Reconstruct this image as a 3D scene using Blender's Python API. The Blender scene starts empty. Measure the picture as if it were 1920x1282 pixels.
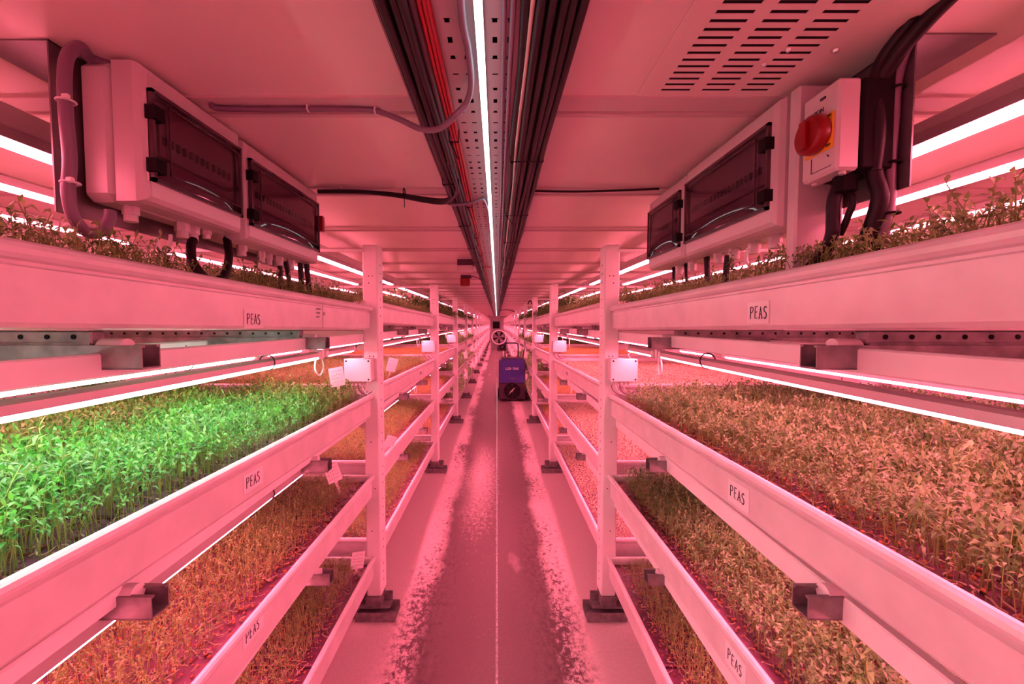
import bpy, math, random
import numpy as np
from mathutils import Vector, Matrix
S = bpy.context.scene
COL = S.collection
R = random.Random(7)
PI = math.pi

# ------------------------------------------------------------------ camera
CZ = 1.5
PITCH = math.atan(35/780)
cd = bpy.data.cameras.new('camera'); cam = bpy.data.objects.new('camera', cd); COL.objects.link(cam)
cam.location = (0, 0, CZ); cam.rotation_euler = (PI/2-PITCH, 0, 0)
cd.sensor_width = 36; cd.lens = 780/1920*36; cd.shift_x = 28/1920; cd.clip_start = .02; cd.clip_end = 200
S.camera = cam
# ------------------------------------------------------------------ world, exposure
w = bpy.data.worlds.new('world'); S.world = w; w.use_nodes = True
w.node_tree.nodes['Background'].inputs[0].default_value = (.3, .05, .08, 1)
w.node_tree.nodes['Background'].inputs[1].default_value = 0.0
S.view_settings.view_transform = 'Standard'; S.view_settings.look = 'None'
S.view_settings.gamma = 1; S.view_settings.use_curve_mapping = False
S.view_settings.exposure = 0.72
LED = (1.0, .15, .235)      # grow light
LED_K = 34.0
WHITE_K = 17              # the white tubes over the green bed
STRIP_K = 3.0               # cool strip under the cable tray
S.cycles.max_bounces = 8; S.cycles.diffuse_bounces = 5; S.cycles.transparent_max_bounces = 16
S.cycles.caustics_reflective = False; S.cycles.caustics_refractive = False
S.cycles.sample_clamp_indirect = 4.0

# ------------------------------------------------------------------ measuring
_c, _s = math.cos(PITCH), math.sin(PITCH)
def _ray(x, y):
    a = (x-932)/780; b = (641-y)/780
    return (a, _c+b*_s, -_s+b*_c)
def onX(x, y, X):
    r = _ray(x, y); t = X/r[0]; return Vector((X, r[1]*t, CZ+r[2]*t))
def onY(x, y, Y):
    r = _ray(x, y); t = Y/r[1]; return Vector((r[0]*t, Y, CZ+r[2]*t))
def onZ(x, y, Z):
    r = _ray(x, y); t = (Z-CZ)/r[2]; return Vector((r[0]*t, r[1]*t, Z))

# ------------------------------------------------------------------ materials
def mat(name, col, rough=.5, metal=0., noise=None, spec=.5, bump=None, coat=0., alpha=None):
    m = bpy.data.materials.new(name); m.use_nodes = True
    nt = m.node_tree; b = nt.nodes['Principled BSDF']
    b.inputs['Base Color'].default_value = (*col, 1)
    b.inputs['Roughness'].default_value = rough
    b.inputs['Metallic'].default_value = metal
    b.inputs['Specular IOR Level'].default_value = spec
    b.inputs['Coat Weight'].default_value = coat
    if noise:
        sc, amt = noise[:2]; c2 = noise[2] if len(noise) > 2 else tuple(x*(1-amt) for x in col)
        tc = nt.nodes.new('ShaderNodeTexCoord'); n = nt.nodes.new('ShaderNodeTexNoise')
        n.inputs['Scale'].default_value = sc; n.inputs['Detail'].default_value = 6
        mx = nt.nodes.new('ShaderNodeMix'); mx.data_type = 'RGBA'
        mx.inputs[6].default_value = (*col, 1); mx.inputs[7].default_value = (*c2, 1)
        rp = nt.nodes.new('ShaderNodeMapRange'); rp.inputs[1].default_value = .35; rp.inputs[2].default_value = .65
        nt.links.new(tc.outputs['Object'], n.inputs['Vector']); nt.links.new(n.outputs[0], rp.inputs[0])
        nt.links.new(rp.outputs[0], mx.inputs[0]); nt.links.new(mx.outputs[2], b.inputs['Base Color'])
        if bump:
            bp = nt.nodes.new('ShaderNodeBump'); bp.inputs['Strength'].default_value = bump; bp.inputs['Distance'].default_value = .004
            nt.links.new(n.outputs[0], bp.inputs['Height']); nt.links.new(bp.outputs[0], b.inputs['Normal'])
    return m
def emis(name, col, k):
    m = bpy.data.materials.new(name); m.use_nodes = True; nt = m.node_tree
    nt.nodes.remove(nt.nodes['Principled BSDF']); e = nt.nodes.new('ShaderNodeEmission')
    e.inputs[0].default_value = (*col, 1); e.inputs[1].default_value = k
    nt.links.new(e.outputs[0], nt.nodes['Material Output'].inputs[0]); return m
def nd(nt, kind, **kw):
    n = nt.nodes.new(kind)
    for k, v in kw.items():
        if k == 'op': n.operation = v
        elif isinstance(k, str) and k.startswith('i'): n.inputs[int(k[1:])].default_value = v
    return n
def math_(nt, op, a, b=None, clamp=False):
    n = nt.nodes.new('ShaderNodeMath'); n.operation = op; n.use_clamp = clamp
    for i, v in enumerate((a, b)):
        if v is None: continue
        if isinstance(v, (int, float)): n.inputs[i].default_value = v
        else: nt.links.new(v, n.inputs[i])
    return n.outputs[0]

M = {}
M['rack'] = mat('white_rack_paint', (.86, .83, .84), .35, 0, (9, .07))
M['tray'] = mat('tray_aluminium', (.76, .71, .72), .38, .12, (14, .12), bump=.05)
M['galv'] = mat('galvanised_steel', (.31, .28, .29), .45, .5, (30, .4))
M['mat'] = mat('grow_mat', (.16, .045, .10), .45, 0, (40, .5))
M['alu'] = mat('led_housing', (.62, .56, .58), .35, .5)
M['led'] = emis('led_grow', LED, LED_K)
M['ledw'] = emis('led_white', (.95, 1, .93), WHITE_K)
M['strip'] = emis('led_strip_cool', (.92, 1, 1), STRIP_K)
M['ceil'] = mat('ceiling_panel', (.88, .73, .71), .28, 0, (2.5, .06))
M['joint'] = mat('ceiling_joint', (.66, .52, .53), .4)
M['wall'] = mat('wall_lining', (.80, .72, .73), .5, 0, (3, .1))
M['abs'] = mat('grey_abs_plastic', (.62, .54, .56), .3, 0, spec=.5)
M['absd'] = mat('black_plastic', (.008, .004, .006), .7, spec=.12)
M['cable'] = mat('black_cable', (.012, .004, .008), .5, spec=.3)
M['cableg'] = mat('grey_cable', (.19, .12, .18), .4)
M['cabler'] = mat('red_cable', (.40, .004, .02), .4)
M['cablep'] = mat('pale_cable', (.75, .50, .47), .4)
M['cablew'] = mat('white_cable', (.85, .8, .82), .4)
M['red'] = mat('red_plastic', (.22, .002, .004), .3)
M['yellow'] = mat('yellow_plastic', (.9, .45, .02), .4)
M['paper'] = mat('label_paper', (.86, .8, .82), .6)
M['ink'] = mat('ink', (.03, .02, .04), .7)
M['plateG'] = mat('zinc_plate', (.24, .21, .22), .35, .7, (12, .25))
M['blue'] = mat('blue_shell', (.045, .035, .27), .4, 0, spec=.5)
M['dark'] = mat('dark_body', (.055, .02, .045), .5)
M['steel'] = mat('bright_steel', (.7, .7, .7), .3, .9)
M['nylon'] = mat('nylon_roller', (.82, .74, .77), .4)
M['door'] = mat('grey_door', (.22, .2, .21), .5)

def crop_mat(name, tr=.4):
    m = bpy.data.materials.new(name); m.use_nodes = True; nt = m.node_tree; b = nt.nodes['Principled BSDF']
    at = nt.nodes.new('ShaderNodeAttribute'); at.attribute_name = 'tint'
    b.inputs['Roughness'].default_value = .42; b.inputs['Specular IOR Level'].default_value = .5
    nt.links.new(at.outputs[0], b.inputs['Base Color'])
    t = nt.nodes.new('ShaderNodeBsdfTranslucent'); nt.links.new(at.outputs[0], t.inputs[0])
    mx = nt.nodes.new('ShaderNodeMixShader'); mx.inputs[0].default_value = tr
    nt.links.new(b.outputs[0], mx.inputs[1]); nt.links.new(t.outputs[0], mx.inputs[2])
    nt.links.new(mx.outputs[0], nt.nodes['Material Output'].inputs[0]); return m
M['crop'] = crop_mat('pea_leaf'); M['seed'] = crop_mat('seed_husk', 0)

def smoked():
    m = bpy.data.materials.new('smoked_door'); m.use_nodes = True; nt = m.node_tree
    nt.nodes.remove(nt.nodes['Principled BSDF'])
    t = nt.nodes.new('ShaderNodeBsdfTransparent'); t.inputs[0].default_value = (.50, .30, .38, 1)
    g = nt.nodes.new('ShaderNodeBsdfGlossy'); g.inputs['Roughness'].default_value = .04; g.inputs[0].default_value = (.9, .9, .9, 1)
    f = nt.nodes.new('ShaderNodeFresnel'); f.inputs[0].default_value = 1.45
    mx = nt.nodes.new('ShaderNodeMixShader')
    nt.links.new(f.outputs[0], mx.inputs[0]); nt.links.new(t.outputs[0], mx.inputs[1]); nt.links.new(g.outputs[0], mx.inputs[2])
    nt.links.new(mx.outputs[0], nt.nodes['Material Output'].inputs[0]); return m
M['smoke'] = smoked()

def floor_mat():
    m = bpy.data.materials.new('floor_concrete'); m.use_nodes = True; nt = m.node_tree; b = nt.nodes['Principled BSDF']
    L = nt.links.new
    tc = nt.nodes.new('ShaderNodeTexCoord'); sx = nt.nodes.new('ShaderNodeSeparateXYZ'); L(tc.outputs['Object'], sx.inputs[0])
    def noise(scale, det=8, rough=.6, sy=1.):
        mp = nt.nodes.new('ShaderNodeMapping'); mp.inputs['Scale'].default_value = (1, sy, 1); L(tc.outputs['Object'], mp.inputs[0])
        n = nt.nodes.new('ShaderNodeTexNoise'); n.inputs['Scale'].default_value = scale; n.inputs['Detail'].default_value = det; n.inputs['Roughness'].default_value = rough
        L(mp.outputs[0], n.inputs['Vector']); return n.outputs[0]
    n1 = noise(3.7, 10, .72, .45); n2 = noise(38, 12, .78, .7); n3 = noise(1.4, 6, .6, .4); n4 = noise(70, 4, .7)
    X = sx.outputs['X']; Y = sx.outputs['Y']
    wob = math_(nt, 'MULTIPLY', math_(nt, 'SUBTRACT', n1, .5), .22)
    ax = math_(nt, 'ABSOLUTE', math_(nt, 'ADD', math_(nt, 'ADD', X, .035), wob))
    # dark painted walking lane, fading with ragged edges
    lane = math_(nt, 'SUBTRACT', .36, ax); lane = math_(nt, 'MINIMUM', math_(nt, 'MULTIPLY', lane, 16), 1.15)
    chips = math_(nt, 'MULTIPLY', math_(nt, 'SUBTRACT', n2, .60), 10)
    patch = math_(nt, 'MULTIPLY', math_(nt, 'SUBTRACT', n3, .575), 7)
    lane = math_(nt, 'SUBTRACT', math_(nt, 'SUBTRACT', lane, math_(nt, 'MAXIMUM', chips, 0)), math_(nt, 'MAXIMUM', patch, 0), )
    # paint worn off the left half of the lane a few metres along, ragged
    dx = math_(nt, 'MULTIPLY', math_(nt, 'ADD', X, .17), 4.5); dy = math_(nt, 'MULTIPLY', math_(nt, 'SUBTRACT', Y, 4.0), .75)
    rr = math_(nt, 'SQRT', math_(nt, 'ADD', math_(nt, 'MULTIPLY', dx, dx), math_(nt, 'MULTIPLY', dy, dy)))
    worn = math_(nt, 'MAXIMUM', math_(nt, 'SUBTRACT', math_(nt, 'ADD', 1, math_(nt, 'MULTIPLY', math_(nt, 'SUBTRACT', n2, .5), 3)), rr), 0)
    lane = math_(nt, 'SUBTRACT', lane, math_(nt, 'MULTIPLY', worn, 1.1))
    lane = math_(nt, 'MINIMUM', math_(nt, 'MAXIMUM', lane, 0), 1)
    # dirt stains along both edges of the lane
    ed = math_(nt, 'ABSOLUTE', math_(nt, 'SUBTRACT', ax, .33)); ed = math_(nt, 'SUBTRACT', 1, math_(nt, 'MULTIPLY', ed, 6))
    st = math_(nt, 'MULTIPLY', math_(nt, 'SUBTRACT', math_(nt, 'ADD', n2, math_(nt, 'MULTIPLY', n3, .9)), .93), 16)
    st = math_(nt, 'MULTIPLY', math_(nt, 'MAXIMUM', ed, 0), math_(nt, 'MAXIMUM', st, 0)); st = math_(nt, 'MINIMUM', st, 1)
    fine = math_(nt, 'MULTIPLY', math_(nt, 'SUBTRACT', n4, .5), .5)
    c1 = nt.nodes.new('ShaderNodeMix'); c1.data_type = 'RGBA'; c1.inputs[6].default_value = (.68, .56, .575, 1); c1.inputs[7].default_value = (.145, .10, .105, 1); L(lane, c1.inputs[0])
    c2 = nt.nodes.new('ShaderNodeMix'); c2.data_type = 'RGBA'; c2.inputs[7].default_value = (.10, .06, .07, 1); L(c1.outputs[2], c2.inputs[6]); L(st, c2.inputs[0])
    hs = nt.nodes.new('ShaderNodeHueSaturation'); L(c2.outputs[2], hs.inputs['Color']); L(math_(nt, 'ADD', fine, 1), hs.inputs['Value'])
    L(hs.outputs[0], b.inputs['Base Color'])
    L(math_(nt, 'ADD', math_(nt, 'MULTIPLY', n2, .5), .22), b.inputs['Roughness'])
    bp = nt.nodes.new('ShaderNodeBump'); bp.inputs['Strength'].default_value = .25; bp.inputs['Distance'].default_value = .004
    L(n2, bp.inputs['Height']); L(bp.outputs[0], b.inputs['Normal'])
    return m
M['floor'] = floor_mat()

def perf_mat():
    """perforated galvanised sheet: a regular pattern of round-ended slots cut through it"""
    m = bpy.data.materials.new('perforated_steel'); m.use_nodes = True; nt = m.node_tree; b = nt.nodes['Principled BSDF']; L = nt.links.new
    tc = nt.nodes.new('ShaderNodeTexCoord'); sx = nt.nodes.new('ShaderNodeSeparateXYZ'); L(tc.outputs['Object'], sx.inputs[0])
    X, Y = sx.outputs['X'], sx.outputs['Y']
    def cell(v, p, off=0.): return math_(nt, 'SUBTRACT', math_(nt, 'FRACT', math_(nt, 'ADD', math_(nt, 'DIVIDE', v, p), 100.5+off)), .5)
    px, py = .024, .046
    cy = math_(nt, 'MULTIPLY', math_(nt, 'ABSOLUTE', cell(Y, py)), py)
    cx = math_(nt, 'MULTIPLY', math_(nt, 'ABSOLUTE', cell(X, px)), px)
    # alternate bands of long and short slots
    band = math_(nt, 'GREATER_THAN', math_(nt, 'FRACT', math_(nt, 'DIVIDE', Y, .184)), .5)
    hx = math_(nt, 'ADD', .0052, math_(nt, 'MULTIPLY', band, -.0014)); hy = math_(nt, 'ADD', .0020, math_(nt, 'MULTIPLY', band, .0050))
    hole = math_(nt, 'MULTIPLY', math_(nt, 'LESS_THAN', cx, hx), math_(nt, 'LESS_THAN', cy, hy))
    b.inputs['Base Color'].default_value = (.40, .34, .36, 1); b.inputs['Metallic'].default_value = .35; b.inputs['Roughness'].default_value = .45
    t = nt.nodes.new('ShaderNodeBsdfTransparent'); mx = nt.nodes.new('ShaderNodeMixShader')
    L(hole, mx.inputs[0]); L(b.outputs[0], mx.inputs[1]); L(t.outputs[0], mx.inputs[2]); L(mx.outputs[0], nt.nodes['Material Output'].inputs[0])
    return m
M['perf'] = perf_mat()

# ------------------------------------------------------------------ mesh builder
class MB:
    def __init__(s): s.v = []; s.f = []; s.sm = []; s.mi = []; s.cur = 0
    def add(s, vs, fs, smooth=False):
        n = len(s.v); s.v += [tuple(p) for p in vs]; s.f += [tuple(i+n for i in f) for f in fs]; s.sm += [smooth]*len(fs); s.mi += [s.cur]*len(fs); return s
    def box(s, x0, x1, y0, y1, z0, z1, ch=0.):
        x0, x1 = min(x0, x1), max(x0, x1); y0, y1 = min(y0, y1), max(y0, y1); z0, z1 = min(z0, z1), max(z0, z1)
        if ch <= 0:
            vs = [(x, y, z) for z in (z0, z1) for y in (y0, y1) for x in (x0, x1)]
            return s.add(vs, [(0, 2, 3, 1), (4, 5, 7, 6), (0, 1, 5, 4), (2, 6, 7, 3), (0, 4, 6, 2), (1, 3, 7, 5)])
        c = min(ch, (x1-x0)/2.01, (y1-y0)/2.01, (z1-z0)/2.01)
        import itertools
        idx = {}; vs = []
        for sx in (0, 1):
            for sy in (0, 1):
                for sz in (0, 1):
                    X = (x0, x1)[sx]; Y = (y0, y1)[sy]; Z = (z0, z1)[sz]
                    ix = c if sx == 0 else -c; iy = c if sy == 0 else -c; iz = c if sz == 0 else -c
                    for a, p in enumerate(((X, Y+iy, Z+iz), (X+ix, Y, Z+iz), (X+ix, Y+iy, Z))):
                        idx[(sx, sy, sz, a)] = len(vs); vs.append(p)
        F = []
        for a in range(3):
            for side in (0, 1):
                o = [i for i in range(3) if i != a]
                ring = []
                for (p, q) in ((0, 0), (1, 0), (1, 1), (0, 1)):
                    k = [0, 0, 0]; k[a] = side; k[o[0]] = p; k[o[1]] = q; ring.append(idx[(*k, a)])
                F.append(tuple(ring))
        for a in range(3):                      # edge chamfers along axis a
            o = [i for i in range(3) if i != a]
            for p in (0, 1):
                for q in (0, 1):
                    k0 = [0, 0, 0]; k1 = [0, 0, 0]; k0[a] = 0; k1[a] = 1
                    for k in (k0, k1): k[o[0]] = p; k[o[1]] = q
                    F.append((idx[(*k0, o[0])], idx[(*k1, o[0])], idx[(*k1, o[1])], idx[(*k0, o[1])]))
        for k in itertools.product((0, 1), repeat=3): F.append(tuple(idx[(*k, a)] for a in range(3)))
        # orient outward
        C = Vector(((x0+x1)/2, (y0+y1)/2, (z0+z1)/2)); G = []
        for f in F:
            p = [Vector(vs[i]) for i in f]; n = (p[1]-p[0]).cross(p[2]-p[0]); m_ = sum(p, Vector())/len(p)
            G.append(f if n.dot(m_-C) > 0 else f[::-1])
        return s.add(vs, G)
    def tube(s, pts, r, n=8, caps=True, smooth=True):
        pts = [Vector(p) for p in pts]; rs = r if isinstance(r, (list, tuple)) else [r]*len(pts)
        up = None; vs = []
        for i, p in enumerate(pts):
            d = (pts[min(i+1, len(pts)-1)]-pts[max(i-1, 0)]).normalized()
            if up is None:
                up = Vector((0, 0, 1)) if abs(d.z) < .9 else Vector((1, 0, 0))
            a = d.cross(up).normalized(); up = a.cross(d).normalized()
            for k in range(n):
                t = 2*PI*k/n; vs.append(p+(a*math.cos(t)+up*math.sin(t))*rs[i])
        fs = [(i*n+k, (i+1)*n+k, (i+1)*n+(k+1) % n, i*n+(k+1) % n) for i in range(len(pts)-1) for k in range(n)]
        s.add(vs, fs, smooth)
        if caps: s.add(vs[:n], [tuple(range(n))]); s.add(vs[-n:], [tuple(range(n))[::-1]])
        return s
    def cyl(s, p0, p1, r, n=16): return s.tube([p0, p1], r, n)
    def ring(s, c, axis, r0, r1, n=24):          # torus
        c = Vector(c); ax = Vector(axis).normalized(); a = ax.orthogonal().normalized(); b = ax.cross(a)
        m = 6; vs = []
        for i in range(n):
            t = 2*PI*i/n; d = a*math.cos(t)+b*math.sin(t)
            for k in range(m):
                u = 2*PI*k/m; vs.append(c+d*(r0+r1*math.cos(u))+ax*r1*math.sin(u))
        return s.add(vs, [(i*m+k, ((i+1) % n)*m+k, ((i+1) % n)*m+(k+1) % m, i*m+(k+1) % m) for i in range(n) for k in range(m)], True)
    def disc(s, c, axis, r, n=24):
        c = Vector(c); ax = Vector(axis).normalized(); a = ax.orthogonal().normalized(); b = ax.cross(a)
        return s.add([c+(a*math.cos(2*PI*i/n)+b*math.sin(2*PI*i/n))*r for i in range(n)], [tuple(range(n))])
    def mesh(s, name, m):
        me = bpy.data.meshes.new(name); me.from_pydata(s.v, [], s.f); me.update()
        me.polygons.foreach_set('use_smooth', s.sm)
        for q in (m if isinstance(m, (list, tuple)) else [m]): me.materials.append(q)
        me.polygons.foreach_set('material_index', s.mi)
        return me
    def build(s, name, m, parent=None): return link(name, s.mesh(name, m), parent)
def link(name, me, parent=None):
    o = bpy.data.objects.new(name, me); COL.objects.link(o)
    if parent: o.parent = parent
    return o
def empty(name, loc=(0, 0, 0)):
    o = bpy.data.objects.new(name, None); COL.objects.link(o); o.location = loc; o.empty_display_size = .05; return o
def tag(o, label, cat, group=None, kind=None):
    o['label'] = label; o['category'] = cat
    if group: o['group'] = group
    if kind: o['kind'] = kind
    return o
def struct(o, label=None):
    o['kind'] = 'structure'
    if label: o['label'] = label
    return o
_kids = {}
def copy_tree(o, parent=None):
    c = o.copy(); COL.objects.link(c)
    for k in ('group', 'label'):
        if k in c and parent is None: del c[k]
    if parent: c.parent = parent
    for ch in o.children: copy_tree(ch, c)
    return c
def smooth_path(P, n=8):
    P = [Vector(p) for p in P]; out = []
    for i in range(len(P)-1):
        p0 = P[max(i-1, 0)]; p1 = P[i]; p2 = P[i+1]; p3 = P[min(i+2, len(P)-1)]
        for k in range(n):
            t = k/n; out.append(.5*((2*p1)+(-p0+p2)*t+(2*p0-5*p1+4*p2-p3)*t*t+(-p0+3*p1-3*p2+p3)*t**3))
    out.append(P[-1]); return out
def text_mesh(txt, size, name, m, mtx, parent=None, ext=.0005):
    cu = bpy.data.curves.new('tmp', 'FONT'); cu.body = txt; cu.size = size; cu.extrude = ext; cu.align_x = 'CENTER'; cu.align_y = 'CENTER'
    o = bpy.data.objects.new('tmp', cu); COL.objects.link(o)
    dg = bpy.context.evaluated_depsgraph_get(); me = bpy.data.meshes.new_from_object(o.evaluated_get(dg))
    bpy.data.objects.remove(o); me.name = name; me.materials.clear(); me.materials.append(m); me.transform(mtx)
    return link(name, me, parent)

# ------------------------------------------------------------------ layout
AX = -.03                      # middle of the aisle
D = 2.08                       # bay length
NB = 16
ZC = 2.0
RIM = [1.585, 1.148, .735, .31]
SL = .016
def X(sd, q): return AX+sd*q
SIDE = {-1: 'left', 1: 'right'}
LEV = ['top', 'second', 'third', 'bottom']
ORD = ['rear', 'nearest', 'second', 'third', 'fourth', 'fifth', 'sixth', 'seventh', 'eighth']
def where(k, sd):
    if k == 1: return f'nearest {SIDE[sd]} bay'
    if k <= 8: return f'{ORD[k]} {SIDE[sd]} bay'
    return f'far end of the {SIDE[sd]} row'

# ------------------------------------------------------------------ room shell
YE = D*NB+1.2; Y0 = -2.3
struct(MB().box(-2.25, 2.2, Y0, YE, -.1, 0).build('floor', M['floor']))
struct(MB().box(-2.25, 2.2, Y0, YE, ZC, ZC+.25).build('ceiling', M['ceil']))
struct(MB().box(-2.35, -2.25, Y0, YE, 0, ZC).build('wall_left', M['wall']))
struct(MB().box(2.2, 2.3, Y0, YE, 0, ZC).build('wall_right', M['wall']))
struct(MB().box(-2.35, 2.3, YE, YE+.1, 0, ZC).build('wall_end', M['wall']))
struct(MB().box(-2.35, 2.3, Y0-.1, Y0, 0, ZC).build('wall_rear', M['wall']))
nj = 0
y = .967-.62*4
while y < YE:
    nj += 1
    b = MB()
    for x0, x1 in ((-2.25, -.18), (.125, 2.2)):
        b.box(x0, x1, y-.03, y+.03, ZC-.005, ZC+.002); b.box(x0, x1, y+.036, y+.05, ZC-.009, ZC+.002)
    struct(b.build(f'trim_{nj}', M['joint'])); y += .62
# floor centre joint, a narrow glossy filled seam
struct(MB().box(-.006, .004, 1.2, 26, -.001, .0012).build('trim_floor_joint', mat('sealant_joint', (.45, .38, .40), .07, 0, (60, .5))))

# ------------------------------------------------------------------ racks
def post_mesh():
    b = MB(); b.box(-.0375, .0375, 0, .10, .095, 1.89, .006); b.cur = 1      # bolt holes punched in two faces
    for z in (.28, .44, .66, .90, 1.06, 1.30, 1.335, 1.52, 1.70, 1.735):
        b.cyl((.006, -.0006, z), (.006, .001, z), .0032, 8)
        if z in (.66, 1.335, 1.735): b.cyl((-.012, -.0006, z), (-.012, .001, z), .0032, 8)
    for i in range(40):
        z = .16+i*.043
        if i % 4 != 3: b.box(-.0381, -.0372, .045, .051, z-.004, z+.004)
    return b.mesh('post', [M['rack'], M['absd']])
POST = post_mesh()
def foot_mesh():
    b = MB()   # open channel along X plus an upright stub
    b.box(-.12, .08, -.03, .07, 0, .006); b.box(-.12, .08, -.035, -.03, 0, .045); b.box(-.12, .08, .07, .075, 0, .045)
    b.box(-.085, .085, .0, .06, .045, .05); b.box(-.085, .085, .06, .066, .006, .10); b.box(-.04, .04, .01, .09, .05, .096)
    b.box(.08, .12, -.01, .05, 0, .02)
    return b.mesh('foot', M['galv'])
FOOT = foot_mesh()
def rail_mesh():
    b = MB(); b.box(.03, 1.40, .03, .075, -.022, .022, .003)
    for i in range(16): b.cyl((.08+i*.08, .05, .0215), (.08+i*.08, .05, .0228), .008, 10)
    return b.mesh('cross_rail', M['rack'])
RAIL = rail_mesh()
def channel_mesh():
    b = MB()   # U channel open upwards
    b.box(-.02, 1.36, -.02, .02, -.041, -.038); b.box(-.02, 1.36, -.02, -.0175, -.041, 0); b.box(-.02, 1.36, .0175, .02, -.041, 0)
    b.box(-.02, 1.36, -.0175, -.012, -.004, 0); b.box(-.02, 1.36, .012, .0175, -.004, 0)
    return b.mesh('support_channel', M['galv'])
CHAN = channel_mesh()
def perfstrut_mesh():
    b = MB(); b.box(.07, 1.36, -.013, .013, 0, .024, .002)
    b.box(.07, 1.36, -.016, -.013, .0, .004); b.cur = 1
    for i in range(28): b.cyl((.1+i*.045, -.0145, .014), (.1+i*.045, -.012, .014), .0042, 8)
    return b.mesh('slotted_strut', [M['galv'], M['absd']])
PSTRUT = perfstrut_mesh()
b = MB(); b.cyl((.02, 0, -.006), (.062, 0, -.006), .017, 18); ROLL = b.mesh('roller', M['nylon'])
def beam_mesh(L):
    b = MB(); b.box(-.02, .02, 0, L, -.035, .035, .004); return b.mesh('light_beam', M['rack'])
BEAM = beam_mesh(D)
def arail(h): return MB().box(-.010, .010, 0, D-.02, -h, 0, .003).mesh('aisle_rail', M['rack'])
AR_T, AR_L, AR_1 = arail(.05), arail(.03), arail(.042)

def rack(k, sd):
    yk = D*k
    r = empty('growing_rack', (AX, yk, 0))
    far = k >= 6
    def put(name, me, x, y, z, mir=True, parent=None):
        o = link(name, me, parent or r); o.location = (x, y, z)
        if mir and sd < 0: o.rotation_euler = (0, 0, 0); o.scale = (-1, 1, 1)
        return o
    for q in ((.6025, 1.98) if not far else (.6025,)):
        p = put('post', POST, sd*q, 0, 0)
        f = put('foot', FOOT, sd*q, -.02, 0)
    for z in RIM:
        put('cross_rail', RAIL, sd*.6, 0, z-.145)
    if not far: put('top_bar', RAIL, sd*.6, -.02, 1.86).scale = (sd, .4, .35)
    put('light_beam', BEAM, sd*1.0, -D+.1 if k > 0 else -D+.1, RIM[0]-.178)
    if k == 1 or not far: put('light_beam', BEAM, sd*1.02, -D+.1, 1.928)
    if not far:
        for li in range(3):
            zb = RIM[li]-.118+.008
            if li == 0: put('aisle_rail', AR_1, sd*.648, -D+.10, zb-(.017 if sd > 0 else .026))
            elif sd > 0: put('aisle_rail', AR_T, sd*.640, -D+.10, zb-.012)
            else: put('aisle_rail', AR_L, sd*.640, -D+.10, zb-.001)
    if k <= 5:
        for li in range(3):
            for yy in (-1.36, -.61):
                zt = RIM[li]-.118-.026+SL*(-yy)
                c = put('support_channel', CHAN, sd*.59, yy, zt)
                o = link('roller', ROLL, c)
                o2 = link('slotted_strut', PSTRUT, c)
    elif k <= 9:
        for li in range(3):
            put('support_channel', CHAN, sd*.59, -.9, RIM[li]-.13)
    lab = f'white bolted rack frame with slotted posts, {where(k, sd)}' if 0 < k <= 8 else (
          f'white bolted rack frame behind the camera on the {SIDE[sd]}' if k == 0 else f'tiny white rack frame at the {where(k, sd)}')
    tag(r, lab, 'rack', group='white rack frames along the aisle' if k <= 8 else f'distant rack frames on the {SIDE[sd]}')
    return r
for k in range(0, NB+1):
    for sd in (-1, 1): rack(k, sd)

# ------------------------------------------------------------------ trays
TW, TL = 1.34, 1.95
def tray_mesh():
    prof = [(-.022, -.118), (-.009, -.115), (-.004, -.108), (-.003, -.034), (-.007, -.031), (-.007, -.026), (.004, -.024), (.009, -.018),
            (.0105, -.011), (.008, -.004), (.002, 0), (-.005, 0), (-.011, -.005), (-.012, -.012), (-.012, -.085)]
    vs = []; fs = []
    for u, v in prof:
        for sx, sy in ((-1, -1), (1, -1), (1, 1), (-1, 1)): vs.append((sx*(TW/2+u), sy*(TL/2+u), v))
    for i in range(len(prof)-1):
        for k in range(4):
            fs.append((i*4+k, i*4+(k+1) % 4, (i+1)*4+(k+1) % 4, (i+1)*4+k))
    fs.append((3, 2, 1, 0)); n = (len(prof)-1)*4; fs.append((n, n+1, n+2, n+3))
    b = MB(); b.add(vs, fs)
    # rolled lip ends that poke out past the corners on the aisle side
    for sx in (-1, 1):
        b.tube([(sx*(TW/2), TL/2-.005, -.012), (sx*(TW/2), TL/2+.02, -.012)], .0115, 10)
    return b.mesh('tray_body', M['tray'])
TRAY = tray_mesh()
b = MB()
for sx in (-1, 1): b.ring((sx*(TW/2), TL/2+.021, -.012), (0, 1, 0), .010, .002, 14)
TCAP = b.mesh('lip_end', M['absd'])
SP = math.atan(SL)
def tray_pos(k, li, sd):
    yc = D*k-.01-TL/2-(.0)
    return (X(sd, .60+TW/2-.002), yc, RIM[li]+SL*TL/2)
STROKES = {'P': [[(0, 0), (.02, 1)], [(0, 1), (.45, .98), (.55, .78), (.4, .58), (.02, .5)]],
           'E': [[(.1, 1), (.05, 0), (.5, .03)], [(.1, 1), (.55, 1)], [(.08, .52), (.45, .54)]],
           'A': [[(0, 0), (.3, 1), (.58, 0)], [(.12, .36), (.5, .4)]],
           'S': [[(.5, .88), (.3, 1), (.08, .86), (.1, .62), (.42, .48), (.5, .22), (.3, 0), (.02, .1)]]}
def write(b, word, x0, z0, h, adv, r=.0011, jit=.04, rr=R):
    """handwriting in the XZ plane, facing -Y"""
    x = x0
    for ch in word:
        dz = rr.uniform(-jit, jit)*h
        for st in STROKES[ch]:
            P = [Vector((x+px*adv*1.15, 0, z0+dz+pz*h)) for px, pz in st]
            if len(P) > 3: P = smooth_path(P, 3)
            b.tube(P, r, 5)
        x += adv
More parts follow.
